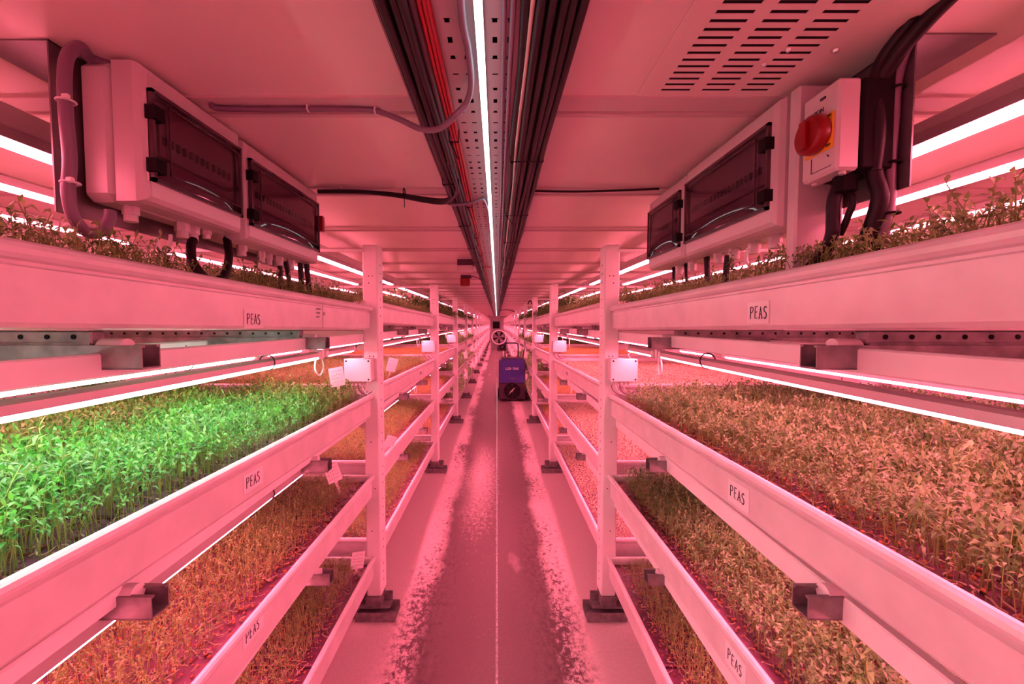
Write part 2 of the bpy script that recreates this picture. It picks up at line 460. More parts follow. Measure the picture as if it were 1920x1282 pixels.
def peas_label(parent, sd, y, dz, wl=.085, hl=.048, tilt=0.):
    """paper label stuck on the aisle face of the tray; local coordinates of the tray"""
    b = MB(); b.box(-wl/2, wl/2, -.0005, .0005, -hl/2, hl/2)
    lb = b.build('paper_label', M['paper'], parent)
    b = MB(); write(b, 'PEAS', -wl/2+.012, -.013, .026, .0155)
    tx = b.build('lettering', M['ink'], lb); tx.location = (0, -.0008, 0)
    lb.rotation_euler = (0, tilt, -PI/2 if sd > 0 else PI/2)
    lb.location = (-sd*(TW/2-.0025), y, dz)
    lb['label'] = 'white paper label reading PEAS'
    return lb
trays = {}
for k in range(0, NB+1):
    for sd in (-1, 1):
        for li in range(4):
            t = empty('crop_tray', tray_pos(k, li, sd)); t.rotation_euler = (-SP, 0, 0)
            link('tray_body', TRAY, t)
            if k in (1, 2): link('lip_end', TCAP, t)
            trays[k, sd, li] = t
            if k == 0: lab = f'metal tray, {LEV[li]} shelf, in the empty bay behind the camera on the {SIDE[sd]}'
            elif k == 1 and li < 3: lab = f'long metal tray with PEAS label, {LEV[li]} shelf, nearest bay on the {SIDE[sd]}'
            elif k == 1: lab = f'long metal tray on the bottom shelf just above the floor, nearest bay on the {SIDE[sd]}'
            elif k <= 8: lab = f'long metal tray on the {LEV[li]} shelf, {where(k, sd)}'
            else: lab = f'distant metal crop tray at the {where(k, sd)}'
            tag(t, lab, 'tray', group='metal crop trays in the racks' if k <= 8 else f'distant trays on the {SIDE[sd]}')
def lab_at(k, sd, li, px, py, **kw):
    t = trays[k, sd, li]; xf = X(sd, .60)
    p = onX(px, py, xf); yl = p.y-t.location.y
    peas_label(t, sd, yl, p.z-t.location.z+SL*yl, **kw)
lab_at(1, -1, 0, 477, 598); lab_at(1, -1, 1, 476, 898); lab_at(1, -1, 2, 476, 1178, wl=.09)
lab_at(1, 1, 0, 1420, 586, wl=.075); lab_at(1, 1, 1, 1383, 928, hl=.055); lab_at(1, 1, 2, 1378, 1243, hl=.055)
peas_label(trays[2, -1, 1], -1, .25, -.07); peas_label(trays[2, 1, 1], 1, .2, -.07)
# pen notes and a pencil line on the top left tray
t = trays[1, -1, 0]
b = MB()
for i in range(3):
    for j in range(6-i):
        b.tube([(-.02+j*.007, 0, .012-.014*i), (-.017+j*.007, 0, .017-.014*i+(j % 2)*.003)], .0007, 4)
b.tube([(.035, 0, -.05), (.035, 0, .06)], .0006, 4); b.ring((.047, 0, 0), (0, 1, 0), .006, .0006, 14)
nt_ = b.build('pen_note', M['ink'], t); nt_.rotation_euler = (0, 0, PI/2)
p = onX(598, 584, X(-1, .60)); nt_.location = (TW/2-.0025, p.y-t.location.y, p.z-t.location.z)

# ------------------------------------------------------------------ grow mats
b = MB()
for i in range(3): pass
MATL = TL/3-.012
MATM = MB().box(-TW/2+.02, TW/2-.02, -MATL/2, MATL/2, -.085, -.034, .004).mesh('grow_mat', M['mat'])
for k in range(1, 4):
    for sd in (-1, 1):
        for li in range(4):
            t = trays[k, sd, li]
            for j in range(3):
                o = link('grow_mat', MATM); yy = (j-1)*TL/3
                o.location = t.location+Vector((0, yy, -yy*SL)); o.rotation_euler = (-SP, 0, 0)
                tag(o, f'{["near", "middle", "far"][j]} dark grow mat in the {LEV[li]} tray, {where(k, sd)}', 'grow mat', group='dark grow mats under the crops')
MATF = MB().box(-TW/2+.02, TW/2-.02, -TL/2+.02, TL/2-.02, -.085, -.034).mesh('grow_mat', M['mat'])
for k in range(4, NB+1):
    for sd in (-1, 1):
        for li in range(4):
            t = trays[k, sd, li]; o = link('grow_mat', MATF); o.location = t.location; o.rotation_euler = (-SP, 0, 0)
            tag(o, f'dark grow mat in the {LEV[li]} tray, {where(k, sd)}', 'grow mat', group='dark grow mats under the crops' if k <= 8 else f'distant grow mats, {LEV[li]} shelf, {SIDE[sd]} row')

# ------------------------------------------------------------------ crops
rng = np.random.default_rng(11)
def leaf(base, d, side, L, wd, droop):
    """folded leaf: 6 verts, 4 tris"""
    base = np.array(base, float); d = np.array(d, float); side = np.array(side, float)
    m1 = base+d*L*.45; tip = base+d*L+np.array([0, 0, -droop*L])
    dn = np.array([0, 0, -.18*L])
    v = [base, m1+side*wd*.5, m1+dn*.0+np.array([0, 0, .02*L]), m1-side*wd*.5, tip]
    f = [(0, 1, 2), (0, 2, 3), (1, 4, 2), (2, 4, 3)]
    return v, f
def shoot_template(seed, h, nl, ll, spread):
    r = np.random.default_rng(seed); V = []; F = []; part = []
    bend = r.normal(0, .16, 2)*h; n = 4; rad = .0012
    for i in range(n):
        t = i/(n-1); c = np.array([bend[0]*t*t, bend[1]*t*t, h*t])
        for k in range(3):
            a = 2*PI*k/3; V.append(c+np.array([math.cos(a), math.sin(a), 0])*rad*(1-.4*t)); part.append(0)
    for i in range(n-1):
        for k in range(3):
            a, b_, c_, d_ = i*3+k, i*3+(k+1) % 3, (i+1)*3+(k+1) % 3, (i+1)*3+k
            F += [(a, b_, c_), (a, c_, d_)]
    for j in range(nl):
        t = 1-.32*(j//2)/max(1, nl/2)*r.uniform(.6, 1.4)
        c = np.array([bend[0]*t*t, bend[1]*t*t, h*t])
        az = r.uniform(0, 2*PI); el = r.uniform(-.1, .9) if j else 1.2
        d = np.array([math.cos(az)*math.cos(el), math.sin(az)*math.cos(el), math.sin(el)*spread])
        side = np.array([-math.sin(az), math.cos(az), r.uniform(-.4, .4)])
        L = ll*r.uniform(.7, 1.25)
        v, f = leaf(c, d, side, L, L*r.uniform(.26, .42), r.uniform(.1, .8))
        o = len(V); V += v; F += [tuple(i+o for i in g) for g in f]; part += [1]*len(v)
    return np.array(V), np.array(F), np.array(part)
OCT_V = np.array([(1, 0, 0), (0, 1, 0), (-1, 0, 0), (0, -1, 0), (0, 0, 1), (0, 0, -1)], float)
OCT_F = np.array([(0, 1, 4), (1, 2, 4), (2, 3, 4), (3, 0, 4), (1, 0, 5), (2, 1, 5), (3, 2, 5), (0, 3, 5)])
def root_template(seed):
    r = np.random.default_rng(seed); p = np.array([0., 0, .004]); az = r.uniform(0, 6.28); P = [p]
    for i in range(4):
        az += r.normal(0, .7); p = p+np.array([math.cos(az), math.sin(az), r.uniform(-.3, .5)])*.007; p[2] = max(p[2], .002); P.append(p)
    V = []; F = []
    for i, c in enumerate(P):
        for k in range(3):
            a = 2*PI*k/3; V.append(c+np.array([math.cos(a)*.0013, math.sin(a)*.0013, math.cos(a+1)*.0013]))
    for i in range(4):
        for k in range(3):
            a, b_, c_, d_ = i*3+k, i*3+(k+1) % 3, (i+1)*3+(k+1) % 3, (i+1)*3+k; F += [(a, b_, c_), (a, c_, d_)]
    return np.array(V), np.array(F)
def scatter(n, wx, ly, jit=.8):
    g = math.sqrt(wx*ly/n); nx = max(1, int(wx/g)); ny = max(1, int(ly/g))
    xs, ys = np.meshgrid(np.linspace(-wx/2, wx/2, nx), np.linspace(-ly/2, ly/2, ny))
    p = np.stack([xs.ravel(), ys.ravel()], 1); return p+rng.uniform(-.5, .5, p.shape)*g*jit*1.6
def blob(p, sc=3.):                        # slow height variation
    return .5+.25*np.sin(p[:, 0]*sc*2.1+1.3)*np.sin(p[:, 1]*sc*1.7+.4)+.25*np.sin(p[:, 0]*sc*5+p[:, 1]*sc*4.1)
def crop_mesh(name, n, h, nl, ll, cols, stem, seeds=0, seedcol=((.35, .13, .06), (.2, .07, .04)), roots=0, margin=.05, spread=1., tallf=.05, shift=0., sparse=0., lw=1., edge=.42):
    VV = []; FF = []; CC = []; off = 0
    def emit(V, F, P, rot, sc, pos, col, extra=None):
        nonlocal off
        c, s_ = np.cos(rot), np.sin(rot)
        X_ = V[None, :, 0]*sc[:, None]; Y_ = V[None, :, 1]*sc[:, None]; Z_ = V[None, :, 2]*sc[:, None]
        out = np.stack([X_*c[:, None]-Y_*s_[:, None]+pos[:, 0:1], X_*s_[:, None]+Y_*c[:, None]+pos[:, 1:2], Z_+pos[:, 2:3]], 2)
        m = len(pos); nv = len(V)
        VV.append(out.reshape(-1, 3)); FF.append((F[None]+(np.arange(m)*nv)[:, None, None]+off).reshape(-1, 3)); CC.append(col.reshape(-1, 3)); off += m*nv
    wx, ly = TW-.05-2*margin, TL-.04-2*margin*.6
    if n:
        p = scatter(n, wx, ly)
        if sparse: p = p[(rng.random(len(p)) > sparse*(1-blob(p, 4)))]
        T = [shoot_template(s_, h, nl, ll, spread) for s_ in range(12)]
        idx = rng.integers(0, len(T), len(p)); hb = .72+.36*blob(p)
        cols = np.array(cols); ed = np.clip((TW/2-.03-np.abs(p[:, 0]))/.12, 0, 1); hb = hb*(1-edge*(1-ed)**1.3)
        for i, (V, F, P) in enumerate(T):
            q = p[idx == i]; m = len(q)
            if m == 0: continue
            sc = hb[idx == i]*rng.uniform(.75, 1.2, m); sc[rng.random(m) < tallf] *= 1.3
            pos = np.column_stack([q, np.full(m, -.034)])
            a = rng.random((m, 1)); cc = cols[rng.integers(0, len(cols), m)]*(.75+.5*rng.random((m, 1)))
            col = np.where(P[None, :, None] == 1, cc[:, None, :], (np.array(stem)*(.8+.4*a))[:, None, :]).astype(float)
            col = col*(np.ones((m, len(P), 1)))
            emit(V, F, P, rng.uniform(0, 6.28, m), sc, pos, col)
    if seeds:
        q = scatter(seeds, TW-.09, TL-.06); m = len(q)
        V = OCT_V*np.array([.0050, .0042, .0036]); sc = rng.uniform(.7, 1.25, m)
        pos = np.column_stack([q, -.034+.003+rng.uniform(0, .006, m)])
        a = rng.random((m, 1, 1)); col = np.array(seedcol[0])*a+np.array(seedcol[1])*(1-a); col = np.broadcast_to(col, (m, 6, 3)).copy()
        emit(V, OCT_F, None, rng.uniform(0, 6.28, m), sc, pos, col)
    if roots:
        q = scatter(roots, TW-.10, TL-.07)
        idx = rng.integers(0, 5, len(q))
        for i in range(5):
            V, F = root_template(i+50); qq = q[idx == i]; m = len(qq)
            pos = np.column_stack([qq, np.full(m, -.030)]); col = np.broadcast_to(np.array([.72, .60, .42])*rng.uniform(.6, 1.1, (m, 1, 1)), (m, len(V), 3)).copy()
            emit(V, F, None, rng.uniform(0, 6.28, m), rng.uniform(.7, 1.4, m), pos, col)
    V = np.concatenate(VV).astype(np.float32); F = np.concatenate(FF).astype(np.int32); C = np.concatenate(CC).astype(np.float32)
    me = bpy.data.meshes.new(name); me.vertices.add(len(V)); me.vertices.foreach_set('co', V.ravel())
    me.loops.add(len(F)*3); me.loops.foreach_set('vertex_index', F.ravel())
    me.polygons.add(len(F)); me.polygons.foreach_set('loop_start', np.arange(0, len(F)*3, 3, dtype=np.int32)); me.polygons.foreach_set('loop_total', np.full(len(F), 3, dtype=np.int32))
    at = me.color_attributes.new('tint', 'FLOAT_COLOR', 'POINT'); at.data.foreach_set('color', np.column_stack([C, np.ones(len(C))]).astype(np.float32).ravel())
    me.update(calc_edges=True); me.materials.append(M['crop']); return me
GREEN = [(.08, .34, .045), (.11, .42, .05), (.055, .27, .04), (.17, .46, .09)]
BROWN = [(.165, .31, .10), (.22, .35, .14), (.10, .235, .055), (.28, .40, .20)]
OLIVE = [(.22, .34, .10), (.30, .40, .16), (.15, .27, .06)]
C_green = crop_mesh('pea_shoots', 12000, .092, 6, .0205, GREEN, (.38, .60, .16), 4500, ((.36, .20, .08), (.18, .09, .04)), 3500, margin=.03)
C_tall = crop_mesh('pea_shoots', 13000, .082, 6, .0190, BROWN, (.40, .50, .15), 6500, ((.75, .32, .16), (.40, .14, .08)), roots=5500, sparse=.2, margin=.035)
C_mid = crop_mesh('pea_shoots', 12000, .060, 5, .0120, OLIVE, (.50, .50, .18), 6500, ((.75, .28, .12), (.42, .14, .07)), 6000, margin=.045)
C_top = crop_mesh('pea_shoots', 11000, .080, 6, .0165, OLIVE, (.34, .40, .12), 0, tallf=.10, margin=.005, edge=.1)
C_short = crop_mesh('micro_shoots', 9000, .035, 3, .010, [(.50, .36, .12), (.44, .32, .10), (.38, .32, .09)], (.5, .4, .15), 2500)
C_seed = crop_mesh('germinating_seeds', 0, 1, 1, 1, OLIVE, (0, 0, 0), 17000, ((.90, .86, .66), (.80, .68, .46)), 3500)
C_lush = crop_mesh('leafy_crop', 2600, .17, 6, .045, [(.10, .22, .05), (.14, .28, .06), (.07, .17, .04)], (.25, .35, .1), tallf=.1, margin=-.05)
C_far = crop_mesh('micro_shoots', 1500, .035, 4, .03, [(.55, .50, .28), (.50, .42, .2), (.4, .38, .16)], (.5, .4, .15), 0)
def crop_for(k, sd, li):
    if k == 1:
        if li == 0: return C_top, 'top'
        if sd < 0: return (C_green, 'green') if li == 1 else (C_mid, 'mid')
        return (C_tall, 'tall') if li < 3 else (C_mid, 'mid')
    if k == 2:
        if li == 0: return C_top, 'top'
        return (C_mid, 'mid') if sd < 0 else (C_seed, 'seed')
    if k == 3: return (C_lush, 'lush') if li == 0 else (C_short, 'short')
    if k <= 5: return C_lush, 'lush'
    return C_far, 'far'
DESC = {'top': 'reddish pea shoots showing above the tray lip', 'green': 'bright green pea shoots lit by the white tube', 'mid': 'short reddish brown pea shoots',
        'tall': 'tall brownish pink pea shoots', 'seed': 'pale germinating seeds spread flat', 'short': 'low orange brown micro shoots', 'lush': 'dark bushy leafy crop', 'far': 'small pale sprouts'}
NAME = {'seed': 'germinating_seeds', 'short': 'micro_shoots', 'lush': 'leafy_crop', 'far': 'micro_shoots'}
for k in range(1, NB+1):
    for sd in (-1, 1):
        for li in range(4):
            me, key = crop_for(k, sd, li); t = trays[k, sd, li]
            o = link(NAME.get(key, 'pea_shoots'), me); o.location = t.location
            flip = (sd < 0) ^ (li % 2 == 1)
            o.rotation_euler = (SP if flip else -SP, 0, PI if flip else 0)
            if li == 3 and k == 1: o.scale = (1, 1, .9)
            tag(o, f'{DESC[key]}, {LEV[li]} tray, {where(k, sd)}', 'seeds' if key == 'seed' else 'crop', group=None if k <= 8 else f'distant crops, {LEV[li]} shelf, {SIDE[sd]} row', kind='stuff')

# ------------------------------------------------------------------ led tubes
def tube_proto(L, led, w=.034, dh=.008, hh=.020):
    r = empty('led_tube')
    b = MB()   # housing: shallow extruded channel
    pr = [(-w/2, .0), (-w/2, hh*.75), (-w*.28, hh), (w*.28, hh), (w/2, hh*.75), (w/2, 0)]
    vs = [(x, y, z+dh) for y in (0, L) for x, z in pr]; n = len(pr)
    b.add(vs, [(i, (i+1) % n, (i+1) % n+n, i+n) for i in range(n)]+[tuple(range(n))[::-1], tuple(range(n, 2*n))])
    b.build('housing', M['alu'], r)
    b = MB(); b.add([(x, y, z) for y in (.02, L-.02) for x, z in ((-w*.42, dh), (-w*.42, .003), (-w*.2, 0), (w*.2, 0), (w*.42, .003), (w*.42, dh))],
                    [(i, i+6, (i+1) % 6+6, (i+1) % 6) for i in range(6)]+[tuple(range(6)), tuple(range(6, 12))[::-1]])
    b.build('diffuser', led, r)
    for ya, yb in ((-.004, .02), (L-.02, L+.004)): MB().box(-w/2-.001, w/2+.001, ya, yb, .001, hh+dh+.001, .003).build('end_cap', M['nylon'], r)
    return r
def tube_far_proto(L):
    r = empty('led_tube')
    MB().box(-.017, .017, 0, L, .008, .04).build('housing', M['alu'], r)
    MB().box(-.014, .014, .01, L-.01, 0, .008).build('diffuser', M['led'], r); return r
P_main = tube_proto(1.55, M['led']); P_white = tube_proto(1.55, M['ledw'], .036, .011); P_short = tube_proto(.34, M['led']); P_top = tube_proto(1.86, M['led'], .05, .010, .03); P_low = tube_proto(1.40, M['led'], hh=.03)
P_far = tube_far_proto(1.9)
protos = [P_main, P_white, P_short, P_top, P_low, P_far]
clipm = None
b = MB(); b.ring((0, 0, .021), (0, 1, 0), .024, .002, 16); b.tube([(0, 0, .045), (.002, 0, .075)], .0012, 5); CLIP = b.mesh('tube_tie', M['cable'])
used = set()
def place(P, x, y, z, lab, grp, clip=None):
    o = P if id(P) not in used else copy_tree(P); used.add(id(P))
    o.location = (x, y, z)
    for c_ in (clip or []):
        cc = link('tube_tie', CLIP, o); cc.location = (0, c_, 0)
    tag(o, lab, 'led light', grp); return o
ZT = {0: 1.888-.018, 1: 1.357, 2: .955, 3: .575}
def run_name(i): return ['aisle-side', 'second from the aisle', 'third from the aisle', 'fourth from the aisle'][i]
def over(li): return ['under the ceiling', 'under the top tray', 'under the second tray', 'under the third tray'][li]
for sd in (-1, 1):
    for k in range(0, NB+1):
        ys = D*(k-1)
        near = k <= 3
        for li in range(4):
            qs = ([1.0, 1.34, 1.72] if sd < 0 else [.95, 1.27, 1.67]) if li == 0 else [.68, .93, 1.25, 1.6]
            if k == 0: qs = qs[::2]
            if 4 <= k <= 8: qs = qs[::2]
            if k > 8: qs = qs[:2] if li < 2 else qs[:1]
            G = f'pink grow tubes {over(li)}, {SIDE[sd]} row'
            for i, q in enumerate(qs):
                nm = f'{["first", "second", "third", "fourth"][i]} from the aisle'
                if k > 8: place(P_far, X(sd, q), ys+.1, ZT[li], f'tiny pink tube {over(li)}, {nm}, far {SIDE[sd]} end', f'distant grow tubes {over(li)}, {SIDE[sd]} row'); continue
                if k >= 4 or k == 0:
                    bay = where(k, sd) if k else f'bay behind the camera, {SIDE[sd]}'
                    place(P_far, X(sd, q), ys+.1, ZT[li], f'pink grow tube {over(li)}, {nm}, {bay}', G); continue
                if li == 0:
                    place(P_top, X(sd, q), ys+.14, ZT[0], f'wide pink grow tube {over(0)}, {nm}, {where(k, sd)}', G)
                elif li == 1:
                    wh = (k == 1 and sd < 0 and i < 2)
                    place(P_white if wh else P_main, X(sd, q), ys+.08, ZT[1]+(.006 if sd > 0 else .001), (f'white glowing tube above the green shoots, {nm}' if wh else f'pink grow tube {over(1)}, {nm}, {where(k, sd)}'), G if not wh else 'white tubes over the green shoots', [1.2] if k == 1 and i == 0 else None)
                    if i < 2: place(P_short, X(sd, q), ys+1.69, ZT[1]+.004, f'short pink tube {over(1)}, {nm}, {where(k, sd)}', 'short pink tubes beside the posts')
                else:
                    place(P_low, X(sd, q), ys+.08, ZT[li], f'pink grow tube {over(li)}, {nm}, {where(k, sd)}', G, [1.18] if k == 1 and i == 0 else None)

# ------------------------------------------------------------------ cable tray, strip light, cables
TY0, TY1 = .1, 25.0
TYL = TY1-TY0
ct = empty('cable_tray', (-.0275, 0, 1.955))
me = MB().add([(-.145, TY0, 0), (.145, TY0, 0), (.145, TY1, 0), (-.145, TY1, 0)], [(0, 1, 2, 3)]).mesh('tray_base', M['perf']); link('tray_base', me, ct)
for sx in (-1, 1):
    MB().box(sx*.145, sx*.148, TY0, TY1, -.004, .022).build('side_flange', M['plateG'], ct)
MB().box(-.144, .144, TY0, TY1, .012, .02).build('inner_shadow_lid', M['absd'], ct).name = 'hole_shade_sheet'  # added black sheet, stands in for the shade seen through the perforations
for i in range(20):
    MB().box(-.02, .02, .4+i*1.24, .43+i*1.24, .02, .046).build('ceiling_bracket', M['plateG'], ct)
tag(ct, 'perforated metal cable tray hanging under the ceiling along the aisle', 'cable tray')
sl = empty('strip_light', (-.026, 0, 1.935))
MB().box(-.006, .006, .25, 25, .004, .02).build('strip_backing', M['cablew'], sl)
MB().box(-.006, .006, .25, 25, -.002, .004).build('glowing_strip', M['strip'], sl)
tag(sl, 'cool white led strip running down the middle of the cable tray', 'strip light')
def run_cable(name, x, dz, r, m, lab, grp=None, wob=.002, y0=.15, y1=25.0, cat='cable', seed=0, xe=None):
    rr = random.Random(seed); P = []; y = y0
    while y < y1:
        t = (y-y0)/(y1-y0); xx = x if xe is None else x+(xe-x)*min(1, t*8)
        P.append((xx+rr.uniform(-wob, wob), y, 1.955-r-dz+rr.uniform(-wob, wob)*.4)); y += .3+.05*(y > 6)+.2*(y > 12)
    P.append((x if xe is None else xe, y1, 1.955-r-dz))
    o = MB().tube(smooth_path(P, 2), r, 6).build(name, m); tag(o, lab, cat, grp); return o
lx = [-.162, -.148, -.134, -.121, -.155, -.141, -.128]
for i, x in enumerate(lx):
    run_cable('black_cable', x, 0 if i < 4 else .013, .0075, M['cable'] if i != 3 else mat('plum_cable', (.05, .015, .03), .45), 'black cable in the thick bundle along the left edge of the cable tray', 'black cables along the left of the cable tray', seed=i)
for i, x in enumerate((-.110, -.102, -.095)):
    run_cable('red_cable', x, 0, .0042, M['cabler'], 'red fire alarm cable between the black bundle and the perforations', 'red cables on the cable tray', seed=20+i)
run_cable('grey_cable', .012, 0, .0036, M['cableg'], 'thin grey cable just right of the glowing strip', None, seed=30)
run_cable('grey_cable', .024, 0, .0045, M['cableg'], 'slim grey cable beside the black bundle, right half of the tray', None, seed=31)
run_cable('pale_cable', .050, .010, .0036, M['cablep'], 'pale salmon cable among the black cables on the right', None, seed=32, wob=.003)
rx = [.040, .055, .069, .083, .097, .112, .062, .076, .090, .105, .118]
for i, x in enumerate(rx):
    run_cable('black_cable', x, 0 if i < 6 else .012, .0072, M['cable'], 'black cable in the bundle along the right edge of the cable tray', 'black cables along the right of the cable tray', seed=40+i, wob=.003)
# cable ties
def tie(x0, x1, y, lab, grp, tail=0):
    b = MB(); zc = 1.955-.028
    b.box(x0, x1, y-.002, y+.002, zc-.0015, zc); b.box(x0-.001, x0+.001, y-.002, y+.002, zc, 1.957); b.box(x1-.001, x1+.001, y-.002, y+.002, zc, 1.957)
    b.box(x0+.002, x0+.008, y-.004, y+.004, zc-.005, zc)
    if tail: b.tube([(x0+.004, y, zc-.003), (x0+.006+tail*.2, y-.004, zc-.02), (x0+.006+tail*.5, y, zc-.04)], .0012, 4)
    o = b.build('cable_tie', M['absd']); tag(o, lab, 'cable tie', grp)
y = 1.0; i = 0
while y < 9:
    tie(-.113, -.090, y, 'black cable tie around the red cables', 'ties on the red cables', .03); 
    tie(.035, .122, y+.12, 'black cable tie around the right cable bundle', 'ties on the right bundle', .05 if i % 2 else 0)
    tie(-.168, -.118, y+.3, 'black cable tie around the left cable bundle', 'ties on the left bundle'); y += .55; i += 1

def cable(name, P, r, m, lab, grp=None, n=10, cat='cable', seg=8, ribs=False):
    P = smooth_path(P, seg); b = MB()
    if ribs:
        Q = []; rs = []
        L = sum((P[i+1]-P[i]).length for i in range(len(P)-1)); N = int(L/.0022); 
        cum = [0]
        for i in range(len(P)-1): cum.append(cum[-1]+(P[i+1]-P[i]).length)
        j = 0
        for q in range(N+1):
            s_ = L*q/N
            while j < len(P)-2 and cum[j+1] < s_: j += 1
            t = (s_-cum[j])/max(1e-9, cum[j+1]-cum[j]); Q.append(P[j].lerp(P[j+1], min(1, t))); rs.append(r*(1.0 if q % 2 else .84))
        b.tube(Q, rs, n)
    else: b.tube(P, r, n)
    o = b.build(name, m); tag(o, lab, cat, grp); return o
Z1 = ZC-.012
P = [onZ(396, 197, Z1), onZ(410, 203, Z1), onZ(500, 205, Z1), onZ(578, 205, Z1), onZ(640, 205, Z1), onZ(700, 207, Z1), onZ(745, 222, 1.96), onZ(790, 242, 1.915), onZ(825, 240, 1.905), onZ(855, 215, 1.915), onZ(876, 190, 1.935), onZ(884, 150, 1.942), onZ(878, 90, 1.942), onZ(868, 40, 1.942), onZ(862, -30, 1.942)]
gc = cable('grey_cable', P, .0062, M['cableg'], 'thick grey cable clipped along the ceiling joint and swooping under the cable tray')
for i, (px, py) in enumerate(((578, 203), (704, 207))):
    p = onZ(px, py, Z1); b = MB(); b.ring(p, (1, 0, 0), .0072, .0022, 14); b.box(p.x-.003, p.x+.003, p.y-.003, p.y+.003, p.z+.004, ZC); b.box(p.x-.003, p.x+.003, p.y+.005, p.y+.012, p.z-.004, ZC)
    tag(b.build('cable_clip', M['cablew']), ['white clip holding the grey ceiling cable, left one', 'white clip holding the grey ceiling cable, nearer the cable tray'][i], 'clip', 'white clips on the grey cable')
for i in range(3):
    dz = .005*i
    P = [onZ(596, 358+i, Z1-dz), onZ(680, 359+i, Z1-dz), onZ(745, 364+2*i, Z1-.01-dz), onZ(800, 372+3*i, 1.965-dz), onZ(835, 374+3*i, 1.945-dz), onZ(856, 362, 1.935-dz), onZ(852, 335, 1.935-dz), onZ(838, 300, 1.935)]
    cable('black_cable', P, .0055, M['cable'], 'black cable branching left from the cable tray along the second ceiling joint', 'black cables branching left at the ceiling joint')
cable('grey_cable', [onZ(835, 379, 1.94), onZ(848, 383, 1.925), onZ(880, 381, 1.92), onZ(900, 374, 1.935), onZ(908, 376, 1.942), onZ(916, 400, 1.942), onZ(922, 450, 1.942)], .005, M['cableg'], 'short grey cable crossing the tray to the glowing strip')
cable('black_cable', [onZ(998, 358, Z1), onZ(1080, 359, Z1-.003), onZ(1160, 357, Z1), onZ(1236, 354, Z1)], .004, M['cable'], 'thin black cable along the ceiling joint right of the tray')
b = MB(); p = onZ(758, 362, 1.96); b.tube([p, p+Vector((0, 0, -.05))], .0015, 5); b.ring(p, (1, 0, 0), .016, .002, 14)
tag(b.build('cable_tie', M['absd']), 'black cable tie with a hanging tail on the branching cables', 'cable tie')

# ------------------------------------------------------------------ ceiling vent
v = empty('ceiling_vent', (.465, .7, ZC))
b = MB(); xs = [-.16, -.114, -.052, -.027, .033, .057, .115, .16]; ya, yb = -.27, .24; pitch = .0203; sh = .0085
for i in (0, 2, 4, 6): b.box(xs[i], xs[i+1], ya, yb, -.0016, 0)
nr = 0; yy = .213
rows = []
while yy > ya+.02: rows.append(yy); yy -= pitch
for i in (1, 3, 5):
    prev = yb
    for yc in rows:
        b.box(xs[i], xs[i+1], yc+sh/2, prev, -.0016, 0); prev = yc-sh/2
    b.box(xs[i], xs[i+1], ya, prev, -.0016, 0)
b.build('slotted_panel', M['ceil'], v)
MB().box(-.16, .16, ya, yb, -.0004, -.0002).build('slot_shade_sheet', M['absd'], v)  # thin black backing in place of the shade inside the vent slots
tag(v, 'slotted ceiling vent with three columns of black slots, above right', 'vent')
b = MB()
for i, (px, py) in enumerate(((1433, 119), (1478, 91), (1567, 92), (1283, 216), (640, 350))):
    p = onZ(px, py, ZC); o = MB().tube([p, p+Vector((0, 0, -.006))], [.006, .003], 8).build('screw_head', M['steel'])
    tag(o, ['screw head in the ceiling beside the vent corner', 'screw head in the ceiling just right of the vent', 'screw head in the ceiling above the switch box', 'screw head in the ceiling joint left of the right enclosures', 'screw head in the ceiling joint above the branching cables'][i], 'screw', 'ceiling screws')

